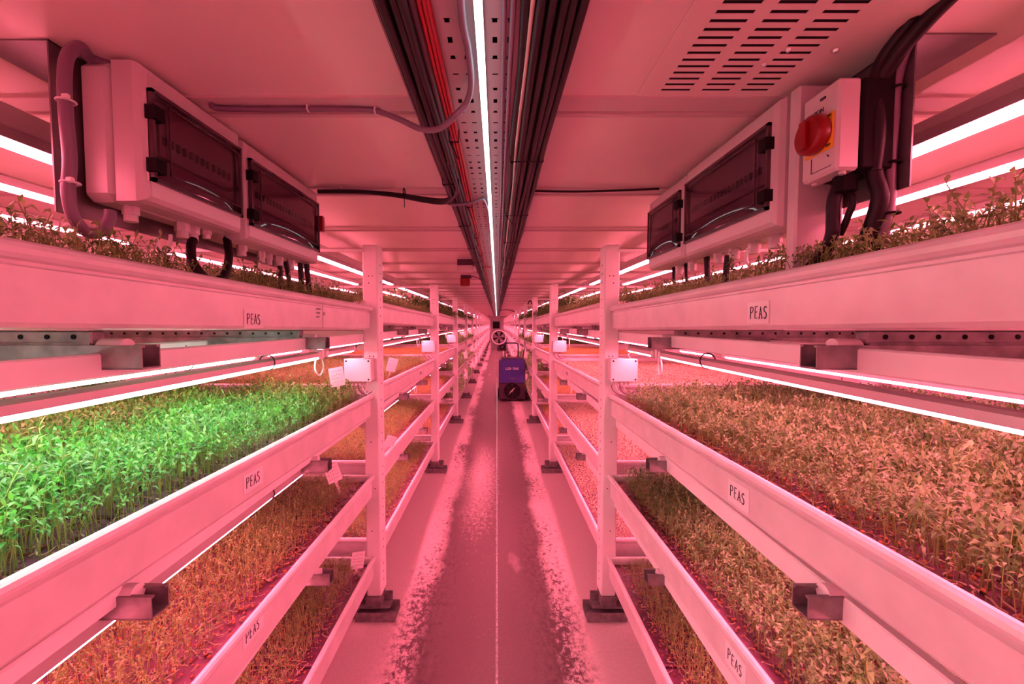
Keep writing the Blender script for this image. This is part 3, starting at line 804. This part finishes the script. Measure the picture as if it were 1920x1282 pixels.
# ------------------------------------------------------------------ electrical enclosures
def enclosure(sd, xf, y0, y1, z0, z1, lab, lock=False, glands=()):
    """front faces the aisle at x = xf (sd -1: faces +x)"""
    r = empty('electrical_enclosure', (xf, (y0+y1)/2, z0)); L = (y1-y0)/2; H = z1-z0
    o = sd     # away from the aisle is +o
    def bx(b, a0, a1, *rest): return b.box(o*a0, o*a1, *rest)
    b = MB(); bx(b, .060, .128, -L-.004, L+.004, -.004+.004, H, .014); b.build('back_box', M['abs'], r)
    # cover: shallow frustum with window opening
    fm = .040; m0 = .030
    outer = [(-L, 0), (L, 0), (L, H), (-L, H)]
    mid = [(-L+.004, .004), (L-.004, .004), (L-.004, H-.004), (-L+.004, H-.004)]
    fr = [(-L+.012, .012), (L-.012, .012), (L-.012, H-.012), (-L+.012, H-.012)]
    win = [(-L+.008, fm), (L-.014, fm), (L-.014, H-.046), (-L+.008, H-.046)]
    if sd > 0: win = [(-L+.014, fm), (L-.014, fm), (L-.014, H-.046), (-L+.014, H-.046)]
    rings = [(.062, outer), (.024, outer), (.012, mid), (0.004, fr), (.002, win), (.018, win)]
    vs = []; fs = []
    for d, rg in rings: vs += [(o*d, y, z) for y, z in rg]
    for i in range(len(rings)-1):
        for k in range(4): fs.append((i*4+k, i*4+(k+1) % 4, (i+1)*4+(k+1) % 4, (i+1)*4+k))
    b = MB(); b.add(vs, fs); b.add(vs[-4:], [(0, 1, 2, 3)]); b.build('cover', M['abs'], r)
    # breakers behind the door
    w0, w1 = win[0][0]+.03, win[1][0]-.02; b = MB()
    bx(b, .006, .018, w0, w1, H*.38, H*.66)
    n = int((w1-w0)/.018)
    b.build('breaker_cover', M['abs'], r)
    b = MB()
    for i in range(n): bx(b, -.001+.002, .007, w0+i*.018+.006, w0+i*.018+.012, H*.47, H*.53)
    b.build('breaker_switch', M['door'], r)
    # smoked door, slightly bulged
    b = MB(); N = 12; vs = []; fs = []
    zz = [win[0][1]+.001, win[0][1]+.02, win[0][1]+.045, (win[0][1]+win[2][1])/2, win[2][1]-.03, win[2][1]-.001]
    for i in range(N+1):
        y = win[0][0]+(win[1][0]-win[0][0])*i/N
        for j, z in enumerate(zz):
            u = (i/N-.5)*2; vv = (z-zz[0])/(zz[-1]-zz[0])*2-1
            vs.append((-o*(.004+.006*(1-u*u)*(1-vv**4)), y, z))
    m_ = len(zz); fs = [(i*m_+j, (i+1)*m_+j, (i+1)*m_+j+1, i*m_+j+1) for i in range(N) for j in range(m_-1)]
    if sd > 0: fs = [f[::-1] for f in fs]
    b.add(vs, fs, True); dr = b.build('door', M['smoke'], r)
    b = MB(); a0, a1 = win[0][0], win[1][0]; c0, c1 = win[0][1], win[2][1]; t_ = .007
    for yy0, yy1, zz0, zz1 in ((a0, a1, c0, c0+t_), (a0, a1, c1-t_, c1), (a0, a0+t_, c0, c1), (a1-t_, a1, c0, c1)): bx(b, -.006, .004, yy0, yy1, zz0, zz1)
    for yy0, yy1, zz0, zz1 in ((a0+.034, a1-.02, c0+.02, c0+.022), (a0+.034, a1-.02, c1-.022, c1-.02), (a0+.034, a0+.036, c0+.02, c1-.02), (a1-.022, a1-.02, c0+.02, c1-.02)): bx(b, -.012, -.009, yy0, yy1, zz0, zz1)
    b.build('door_frame', mat('smoked_frame', (.06, .025, .035), .25), dr)
    for zc in (c0+.03, c1-.045): bx(MB(), -.013, .006, a0-.004, a0+.022, zc-.013, zc+.013).build('hinge', M['absd'], dr)
    if lock:
        b = MB(); bx(b, -.016, .01, L-.012, L+.006, H*.45, H*.66); b.build('latch', M['red'], dr)
    for (yy, rr_, ll) in glands:
        b = MB(); b.tube([(o*.07, yy-(y0+y1)/2, .003), (o*.07, yy-(y0+y1)/2, -ll*.55)], rr_*1.2, 6, smooth=False); b.tube([(o*.07, yy-(y0+y1)/2, -ll*.5), (o*.07, yy-(y0+y1)/2, -ll)], rr_, 10)
        b.build('cable_gland', M['abs'], r)
    tag(r, lab, 'electrical box', 'grey electrical enclosures by the ceiling'); return r
XL, XR = -.66, .592
enclosure(-1, XL, .80, 1.10, 1.732, 1.992, 'grey enclosure with smoked door, nearest on the left above the tray', glands=((.84, .012, .03), (.975, .013, .035), (1.01, .011, .035), (1.055, .010, .02)))
enclosure(-1, XL, 1.118, 1.565, 1.722, 1.985, 'wider grey enclosure with red latch, behind the nearest one on the left', True, ((1.2, .012, .03), (1.3, .01, .035), (1.34, .01, .035), (1.4, .013, .03), (1.48, .013, .03)))
enclosure(1, XR, .905, 1.335, 1.708, 1.980, 'wide grey enclosure with smoked door beside the red rotary switch', glands=((1.0, .013, .03), (1.08, .013, .03), (1.17, .013, .03), (1.25, .013, .03)))
enclosure(1, XR, 1.345, 1.655, 1.708, 1.975, 'smaller grey enclosure at the far end on the right', glands=((1.42, .012, .03), (1.52, .012, .03)))
# mounting plates folded under the ceiling
def mount(sd, x, y0, y1, z0, lab, fw=.10):
    r = empty('mounting_bracket', (x, y0, z0)); t = .003
    MB().box(0, sd*t, 0, y1-y0, 0, ZC-z0).build('back_plate', M['plateG'], r)
    b = MB(); b.box(0, sd*fw, 0, y1-y0, ZC-z0-t, ZC-z0); b.build('ceiling_flange', M['plateG'], r)
    b = MB()
    for yy in (.10, .35): b.cyl((sd*.045, yy, ZC-z0-t), (sd*.045, yy, ZC-z0-.014), .009, 6)
    b.build('bolt', M['galv'], r)
    tag(r, lab, 'bracket', 'folded metal brackets holding the enclosures')
mount(-1, -.79, .755, 1.62, 1.70, 'zinc bracket folded to the ceiling behind the left enclosures', .14)
mount(1, .722, .74, 1.70, 1.74, 'zinc bracket folded to the ceiling behind the right enclosures', .14)

# white duct strip beside the right enclosure
tag(MB().box(.615, .715, .868, .897, 1.60, 1.985, .004).build('trunking', M['abs']), 'narrow upright trunking between the switch box and wide enclosure', 'trunking')

# isolator switch
sw = empty('isolator_switch', (.607, .757, 1.775))
b = MB(); b.box(0, .042, 0, .088, 0, .162, .005); b.build('switch_cover', M['abs'], sw)
MB().box(.042, .10, -.002, .09, .002, .16, .003).build('switch_base', M['absd'], sw)
b = MB(); b.box(-.0035, 0, .008, .074, .043, .107, .0008); b.build('yellow_plate', M['yellow'], sw)
b = MB(); b.tube([(-.0035, .043, .078), (-.008, .043, .078), (-.022, .043, .078), (-.026, .043, .078)], [.034, .036, .035, .030], 32)
b.box(-.036, -.024, .035, .051, .052, .104, .003); b.build('rotary_knob', M['red'], sw)
b = MB(); b.tube([(-.0008, .060, .040), (-.0008, .060, .012)], .0008, 4); b.tube([(-.0008, .012, .012), (-.0008, .060, .012)], .0006, 4); b.tube([(-.0008, .018, .03), (-.0008, .022, .034)], .0012, 4); b.box(-.002, 0, .03, .042, .140, .144)
b.build('engraved_mark', M['ink'], sw)
mt = Matrix.Translation((-.0008, .052, .122)) @ Matrix.Rotation(-PI/2, 4, 'Z') @ Matrix.Rotation(PI/2, 4, 'X')
text_mesh('EATON', .011, 'maker_lettering', M['ink'], mt, sw)
mt = Matrix.Translation((-.0042, .017, .102)) @ Matrix.Rotation(-PI/2, 4, 'Z') @ Matrix.Rotation(PI/2, 4, 'X')
text_mesh('ON', .007, 'plate_lettering', M['ink'], mt, sw)
mt = Matrix.Translation((-.0042, .016, .049)) @ Matrix.Rotation(-PI/2, 4, 'Z') @ Matrix.Rotation(PI/2, 4, 'X')
text_mesh('OFF', .006, 'plate_lettering', M['ink'], mt, sw)
b = MB()
for yy in (.012, .076): b.cyl((.02, yy, .002), (.02, yy, -.005), .006, 8)
b.build('screw', M['abs'], sw)
tag(sw, 'grey isolator switch box with red knob on yellow plate', 'switch')

# cables around the left enclosures
cable('grey_conduit', [(-.735, .83, 1.998), (-.76, .80, 1.995), onX(150, 88, -.745), onX(127, 105, -.74), onX(121, 150, -.735), onX(124, 220, -.735), onX(131, 300, -.735), onX(128, 360, -.735), onX(140, 410, -.735), onX(165, 436, -.735), onX(190, 434, -.732), onX(205, 412, -.73), onX(207, 395, -.73)], .0098, M['cableg'], 'thick grey cable looping down beside the nearest left enclosure', n=14)
for i, (px, py) in enumerate(((124, 190), (132, 343))):
    p = onX(px, py, -.735); b = MB(); b.ring(p, (0, 0, 1), .0125, .002, 16); b.box(p.x+.008, p.x+.02, p.y-.018, p.y-.010, p.z-.004, p.z+.005, .002)
    tag(b.build('cable_tie', M['cablew']), ['white cable tie around the grey cable, upper one', 'white cable tie around the grey cable, lower one'][i], 'cable tie', 'white ties on the left grey cable')
xg = XL-.07
cable('black_conduit', [Vector((xg, 1.01, 1.70)), onX(358, 462, -.70), onX(361, 490, -.67), onX(378, 514, -.648), onX(400, 528, -.64), onX(421, 515, -.648), onX(429, 480, -.68), Vector((xg, 1.135, 1.73))], .0098, M['cable'], 'black corrugated conduit looping between the two left enclosures', ribs=True, n=12)
cable('white_cable', [onX(294, 445, xg), onX(296, 462, xg), onX(308, 472, xg), onX(318, 458, xg), onX(320, 440, xg)], .004, M['cablew'], 'small white cable loop under the nearest left enclosure')
for i, (x0, x1) in enumerate(((524, 528), (536, 546), (563, 566), (574, 580))):
    cable('black_cable', [onX(x0, 490, xg), onX((x0+x1)/2, 520, xg), onX(x1, 552, xg)], .010 if i > 1 else .008, M['cable'], 'black cable dropping from the wider left enclosure into the crop', 'black drops under the left enclosure')
cable('white_cable', [onX(486, 470, xg), onX(488, 492, xg), onX(478, 505, xg), onX(490, 512, xg)], .004, M['cablew'], 'knotted white wire under the wider left enclosure')
# cables around the right enclosures
xr = XR+.07
for i, (x0, x1) in enumerate(((1325, 1327), (1365, 1360), (1262, 1264), (1284, 1288))):
    cable('black_cable', [onX(x0, 478, xr), onX((x0+x1)/2, 500, xr), onX(x1, 530, xr)], .009 if i < 2 else .006, M['cable'], 'black cable dropping from the right enclosures into the crop', 'black drops under the right enclosures')
cable('white_cable', [onX(1402, 465, xr), onX(1400, 490, xr), onX(1415, 508, xr), onX(1432, 503, xr)], .004, M['cablew'], 'white cable loop under the wide right enclosure')
def C(*a, **k): return cable(*a, **k)
tops = [onX(1800, -25, .70), onX(1762, 12, .70), onX(1722, 55, .70)]
C('black_cable', tops+[onX(1688, 95, .695), onX(1650, 150, .69), onX(1625, 200, .68), onX(1628, 260, .68), onX(1640, 330, .685), onX(1650, 370, .69), onX(1632, 430, .69), onX(1612, 480, .69)], .0135, M['cable'], 'thick black cable sweeping from the ceiling past the switch box, foremost', n=12)
C('black_cable', [onX(1775, -25, .71), onX(1740, 12, .71), onX(1705, 55, .71), onX(1680, 100, .71), onX(1672, 170, .71), onX(1664, 260, .71), onX(1660, 340, .71), onX(1655, 420, .71), onX(1640, 470, .71)], .0115, M['cable'], 'thick black cable beside the grey one behind the switch box', n=12)
C('black_cable', [onX(1760, -25, .69), onX(1700, 50, .69), onX(1655, 110, .685), onX(1640, 160, .68), onX(1648, 240, .68), onX(1640, 320, .68)], .010, M['cable'], 'black cable running down directly behind the switch base', n=12)
C('grey_conduit', [onX(1730, 30, .715), onX(1708, 75, .715), onX(1692, 110, .715), onX(1680, 160, .712), onX(1675, 230, .71), onX(1670, 300, .71), onX(1668, 380, .71), onX(1662, 420, .705), onX(1650, 460, .70)], .0085, M['cableg'], 'smooth grey cable tied to the black ones right of the switch', n=14)
C('black_conduit', [Vector((.655, .80, 1.775)), onX(1565, 370, .64), onX(1562, 410, .64), onX(1560, 440, .64), onX(1545, 478, .65), onX(1520, 500, .65)], .0115, M['cable'], 'black conduit dropping straight from under the switch box', n=12)
C('black_cable', [Vector((.66, .83, 1.775)), onX(1598, 370, .66), onX(1588, 410, .66), onX(1575, 440, .66)], .006, M['cable'], 'thin black cable next to the conduit under the switch box')
b = MB(); b.tube([(.65, .79, 1.774), (.65, .79, 1.745)], .019, 8, smooth=False); tag(b.build('cable_gland', M['absd']), 'black cable gland under the switch box', 'gland')
for i, (px, py) in enumerate(((1681, 165), (1674, 305), (1672, 400))):
    p = onX(px, py, .71); b = MB(); b.ring(p, (0, 0, 1), .0115, .0022, 16)
    tag(b.build('cable_tie', M['absd']), ['black tie on the grey cable right of the switch, uppermost', 'black tie on the grey cable right of the switch, middle', 'black tie on the grey cable right of the switch, lowest'][i], 'cable tie', 'black ties on the right grey cable')
C('black_conduit', [onX(1494, 440, .64), onX(1492, 470, .64), onX(1497, 500, .65)], .008, M['cable'], 'short black conduit below the upright trunking')
b = MB(); p = onX(1716, 18, .69); b.tube([(p.x, p.y, ZC), (p.x, p.y, p.z-.01)], .012, 10)
tag(b.build('ceiling_stud', M['abs']), 'white plastic stud beside the thick black cables at the ceiling', 'stud')

# ------------------------------------------------------------------ junction boxes on the posts
def jbox():
    r = empty('junction_box')
    MB().box(-.065, .065, 0, .06, -.055, .055, .004).build('box_base', M['abs'], r)
    b = MB(); b.box(-.066, .066, -.008, 0, -.056, .056, .003); b.build('lid', M['rack'], r)
    b = MB()
    for sx in (-1, 1):
        for sz in (-1, 1): b.cyl((sx*.054, -.009, sz*.045), (sx*.054, -.0075, sz*.045), .0045, 10)
    b.build('lid_screw', M['absd'], r)
    b = MB()
    for i in range(5): b.tube([(-.05+i*.02, .03, -.055), (-.05+i*.02, .03, -.075)], .007, 8)
    b.build('cable_gland', M['abs'], r)
    for i in range(4):
        P = [Vector((-.05+i*.02, .03, -.075)), Vector((-.045+i*.02, .03, -.10)), Vector((-.01+i*.018, .025, -.125)), Vector((.04+i*.01, .03, -.11))]
        MB().tube(smooth_path(P, 5), .003, 6).build('wire', M['cablew'] if i % 2 else M['cableg'], r)
    P = [Vector((.04, .03, .055)), Vector((.03, .03, .075)), Vector((.05, .03, .09)), Vector((.03, .03, .11))]
    MB().tube(smooth_path(P, 5), .003, 6).build('wire', M['cablew'], r)
    return r
JB = jbox(); first = True
for k in range(1, 6):
    for sd in (-1, 1):
        o = JB if first else copy_tree(JB); first = False
        o.location = (X(sd, .648), D*k-.062+(.14 if k > 1 else 0)*0, 1.272)
        tag(o, f'white square junction box with wires, on the post of the {where(k, sd)}', 'junction box', 'junction boxes on the rack posts')
# looped wires hanging from tube joints
LOOP = None
def loop_mesh():
    P = [Vector((0, 0, .03)), Vector((-.004, -.02, .0)), Vector((-.004, -.03, -.04)), Vector((0, 0, -.068)), Vector((.004, .03, -.04)), Vector((.002, .015, .01))]
    b = MB(); b.tube(smooth_path(P, 6), .0032, 6); b.box(-.017, .017, -.012, .012, -.002, .035, .002); return b.mesh('wire_loop', M['cablew'])
LOOP = loop_mesh()
for k in (1, 2, 3):
    for sd in (-1, 1):
        for li in (1, 2):
            if li == 2 and k == 1: continue
            o = link('wire_loop', LOOP); o.location = (X(sd, .68), D*(k-1)+(1.655 if li == 1 else 1.53), ZT[li]+.003)
            tag(o, f'white wire loop {over(li)}, {where(k, sd)}', 'wire', 'wire loops at the tube joints')

# ------------------------------------------------------------------ plant tags
def ptag():
    r = empty('plant_tag')
    b = MB(); b.box(-.028, .028, -.001, .001, .085, .165); b.build('card', M['paper'], r)
    b = MB(); b.box(-.005, .005, -.0012, .0012, 0, .10); b.build('stick', M['nylon'], r)
    b = MB()
    rr = random.Random(3)
    for i in range(4):
        for j in range(5):
            x = -.02+j*.009; z = .15-i*.016
            b.tube([(x, -.0015, z), (x+.004, -.0015, z+rr.uniform(-.003, .005))], .0008, 4)
    b.build('pen_mark', M['ink'], r); return r
PT = ptag(); first = True
TG = [(640, 760, 645, 690, -.72, 'left, second tray, leaning over the green shoots'), (641, 935, 636, 862, -.72, 'left, third tray, by the nearest post'),
      (664, 1100, 660, 1043, -.70, 'left, bottom tray, by the nearest post'), (632, 575, 607, 532, -.70, 'left, top tray, behind the wider enclosure'),
      (724, 722, 729, 668, -.72, 'second left bay, second tray'), (712, 870, 727, 815, -.70, 'second left bay, third tray'), (1129, 985, 1133, 930, .66, 'second right bay, bottom tray')]
for i, (bx_, by_, tx_, ty_, xx, d) in enumerate(TG):
    o = PT if first else copy_tree(PT); first = False
    p = onX(bx_, by_, xx); q = onY(tx_, ty_, p.y-.01); dv = (q-p); L = dv.length
    o.location = p; sc = min(max(L/.125, .7), 1.1); o.scale = (sc, sc, sc)
    ang = math.atan2(dv.x, dv.z); o.rotation_euler = (.1, ang+(-.25 if i in (0, 1, 3) else .15), .5 if xx < 0 else -.4)
    tag(o, f'white handwritten plant tag on a stick, {d}', 'plant tag', 'handwritten plant tags')

# ------------------------------------------------------------------ ceiling fittings
p = onZ(880, 492, ZC-.02)
d = empty('alarm_unit', (p.x, p.y, ZC))
MB().box(-.09, .03, -.04, .04, -.09, -.045, .004).build('unit_body', M['abs'], d)
MB().box(-.092, .10, -.042, .042, -.045, 0).build('unit_base', M['dark'], d)
MB().tube(smooth_path([(.10, 0, -.02), (.11, 0, -.03), (.12, 0, -.05), (.17, .02, -.055)], 5), .005, 6).build('wire', M['cabler'], d)
tag(d, 'pale alarm unit with red wire on the ceiling, nearer one', 'alarm')
p = onZ(873, 520, ZC-.02)
d = empty('alarm_beacon', (p.x, p.y, ZC))
MB().box(-.05, .06, -.04, .04, -.03, 0, .004).build('beacon_base', M['dark'], d)
MB().box(-.055, .045, -.045, .045, -.11, -.03, .008).build('sounder', M['red'], d)
MB().tube(smooth_path([(.06, 0, -.01), (.12, 0, -.02), (.18, 0, -.06), (.22, .02, -.06)], 5), .005, 6).build('wire', M['cabler'], d)
tag(d, 'red alarm sounder hanging from the ceiling left of the cable tray', 'alarm')

# ------------------------------------------------------------------ dehumidifiers
def dehum(x0, y, lab, txt=True, sc=1.):
    r = empty('dehumidifier', (x0+.255, y, 0)); r.scale = (sc, sc, sc); W = .255
    MB().box(-W, W, 0, .42, .03, .36, .02).build('lower_body', M['dark'], r)
    b = MB()   # blue shell with chamfered top corners
    pr = [(-W, .36), (W, .36), (W, .74), (W-.05, .82), (-W+.05, .82), (-W, .74)]; n = 6
    vs = [(x, yy, z) for yy in (-.005, .42) for x, z in pr]
    b.add(vs, [(i, (i+1) % n, (i+1) % n+n, i+n)[::-1] for i in range(n)]+[tuple(range(n)), tuple(range(n, 2*n))[::-1]]); b.build('blue_shell', M['blue'], r)
    b = MB()
    for sx in (-1, 1): b.box(sx*W, sx*(W-.022), -.012, .43, .02, .80, .006)
    b.box(-W+.05, W-.05, -.01, .43, .815, .832, .005); b.build('corner_frame', M['dark'], r)
    g = MB().tube([(0, -.012, .20), (0, .03, .20)], .172, 32).build('fan_opening', M['absd'], r)
    b = MB(); b.ring((0, -.015, .20), (0, 1, 0), .165, .008, 36)
    for rr_ in (.05, .09, .13): b.ring((0, -.014, .20), (0, 1, 0), rr_, .0025, 28)
    for a in range(8): b.tube([(0, -.014, .20), (.165*math.cos(a*PI/4), -.014, .20+.165*math.sin(a*PI/4))], .0028, 5)
    b.build('fan_grille', M['dark'], r)
    b = MB(); b.add([(-.07, -.02, .13), (-.01, -.02, .19), (-.03, -.02, .20), (.05, -.02, .27), (.04, -.02, .24), (.0, -.02, .20), (.02, -.02, .19)], [(0, 1, 6, 5, 4, 3, 2)]); 
    b.build('vane', M['alu'], r)
    b = MB(); P = [(-.13, .36, .80), (-.13, .38, 1.06), (-.11, .385, 1.095), (-.08, .385, 1.105), (.08, .385, 1.105), (.11, .385, 1.095), (.13, .38, 1.06), (.13, .36, .80)]
    b.tube(smooth_path(P, 4), .012, 8); b.build('handle', M['absd'], r)
    for sx in (-1, 1): MB().cyl((sx*.20, .36, .10), (sx*.275, .36, .10), .10, 20).build('wheel', M['absd'], r)
    b = MB()
    for sx in (-1, 1): b.box(sx*.22-.02, sx*.22+.02, .02, .06, 0, .04)
    b.build('foot', M['dark'], r)
    b = MB().box(-.045, .045, -.008, -.004, .43, .455, .002).build('badge', M['cableg'], r)
    if txt: text_mesh('LGR 7000', .062, 'model_lettering', M['cablew'], Matrix.Translation((.0, -.0065, .63)) @ Matrix.Rotation(PI/2, 4, 'X'), r)
    tag(r, lab, 'dehumidifier'); return r
dehum(.035, 7.95, 'blue and black dehumidifier with handle standing in the aisle')
dehum(.03, 22.8, 'far blue dehumidifier behind the round fan', False)
cable('power_cord', [(.50, 8.2, .70), (.53, 8.3, .9), (.56, 8.35, 1.1), (.52, 8.35, 1.3), (.57, 8.38, 1.5), (.62, 8.4, 1.65), (.60, 8.4, 1.8), (.64, 8.4, 1.93), (.68, 8.4, 1.95), (.70, 8.4, 1.88)], .011, M['cable'], 'black power cord rising beside the right posts from the dehumidifier', n=6)
# fan
f = empty('drum_fan', (.09, 20.0, .83))
b = MB(); b.ring((0, 0, 0), (0, 1, 0), .33, .03, 36); b.build('outer_ring', M['rack'], f)
b = MB(); 
b.tube([(0, .0, 0), (0, .25, 0)], .32, 32); b.build('drum', M['absd'], f)
for a in range(5):
    an = a*2*PI/5; b = MB(); ca, sa = math.cos(an), math.sin(an); ca2, sa2 = math.cos(an+.7), math.sin(an+.7)
    b.add([(.05*ca, -.02, .05*sa), (.29*ca, -.03, .29*sa), (.29*ca2, -.008, .29*sa2), (.05*ca2, -.008, .05*sa2)], [(0, 1, 2, 3)]); b.build('blade', M['galv'], f)
MB().tube([(0, -.045, 0), (0, 0, 0)], .06, 16).build('hub', M['cableg'], f)
b = MB(); 
for sx in (-1, 1): b.tube([(sx*.33, .1, 0), (sx*.36, .1, -.4), (sx*.38, .0, -.81)], .015, 6); b.tube([(sx*.36, .1, -.4), (sx*.38, .25, -.81)], .015, 6)
b.build('stand', M['galv'], f)
b = MB()
for rr_ in (.1, .18, .26): b.ring((0, -.05, 0), (0, 1, 0), rr_, .003, 28)
b.build('guard', M['galv'], f)
tag(f, 'round drum fan with white ring standing far down the aisle', 'fan')
# air handler and frame at the end of the run
e = empty('air_unit', (-.05, 24.2, 0))
MB().box(-.33, .3, 0, .5, .0, 1.72, .01).build('cabinet', M['door'], e)
MB().box(-.2, .2, -.01, 0, 1.2, 1.6).build('grille', M['absd'], e)
tag(e, 'grey upright cabinet at the far end of the cable tray', 'cabinet')
b = MB(); b.box(-.5, .6, 24.0, 24.04, 1.86, 1.9); b.box(-.5, -.46, 24.0, 24.04, 1.9, ZC); b.box(.56, .6, 24.0, 24.04, 1.9, ZC)
tag(b.build('hanging_frame', M['door']), 'dark horizontal frame hanging under the ceiling at the aisle end', 'frame')
cable('black_cable', [(.10, 14, 1.93), (.2, 14.2, 1.955), (.42, 14.4, 1.96), (.6, 14.5, 1.9), (.72, 14.5, 1.7)], .014, M['cable'], 'black cable hung under the ceiling towards the far right posts', n=6)
for P in protos:
    if id(P) not in used:
        for c_ in list(P.children): bpy.data.objects.remove(c_)
        bpy.data.objects.remove(P)
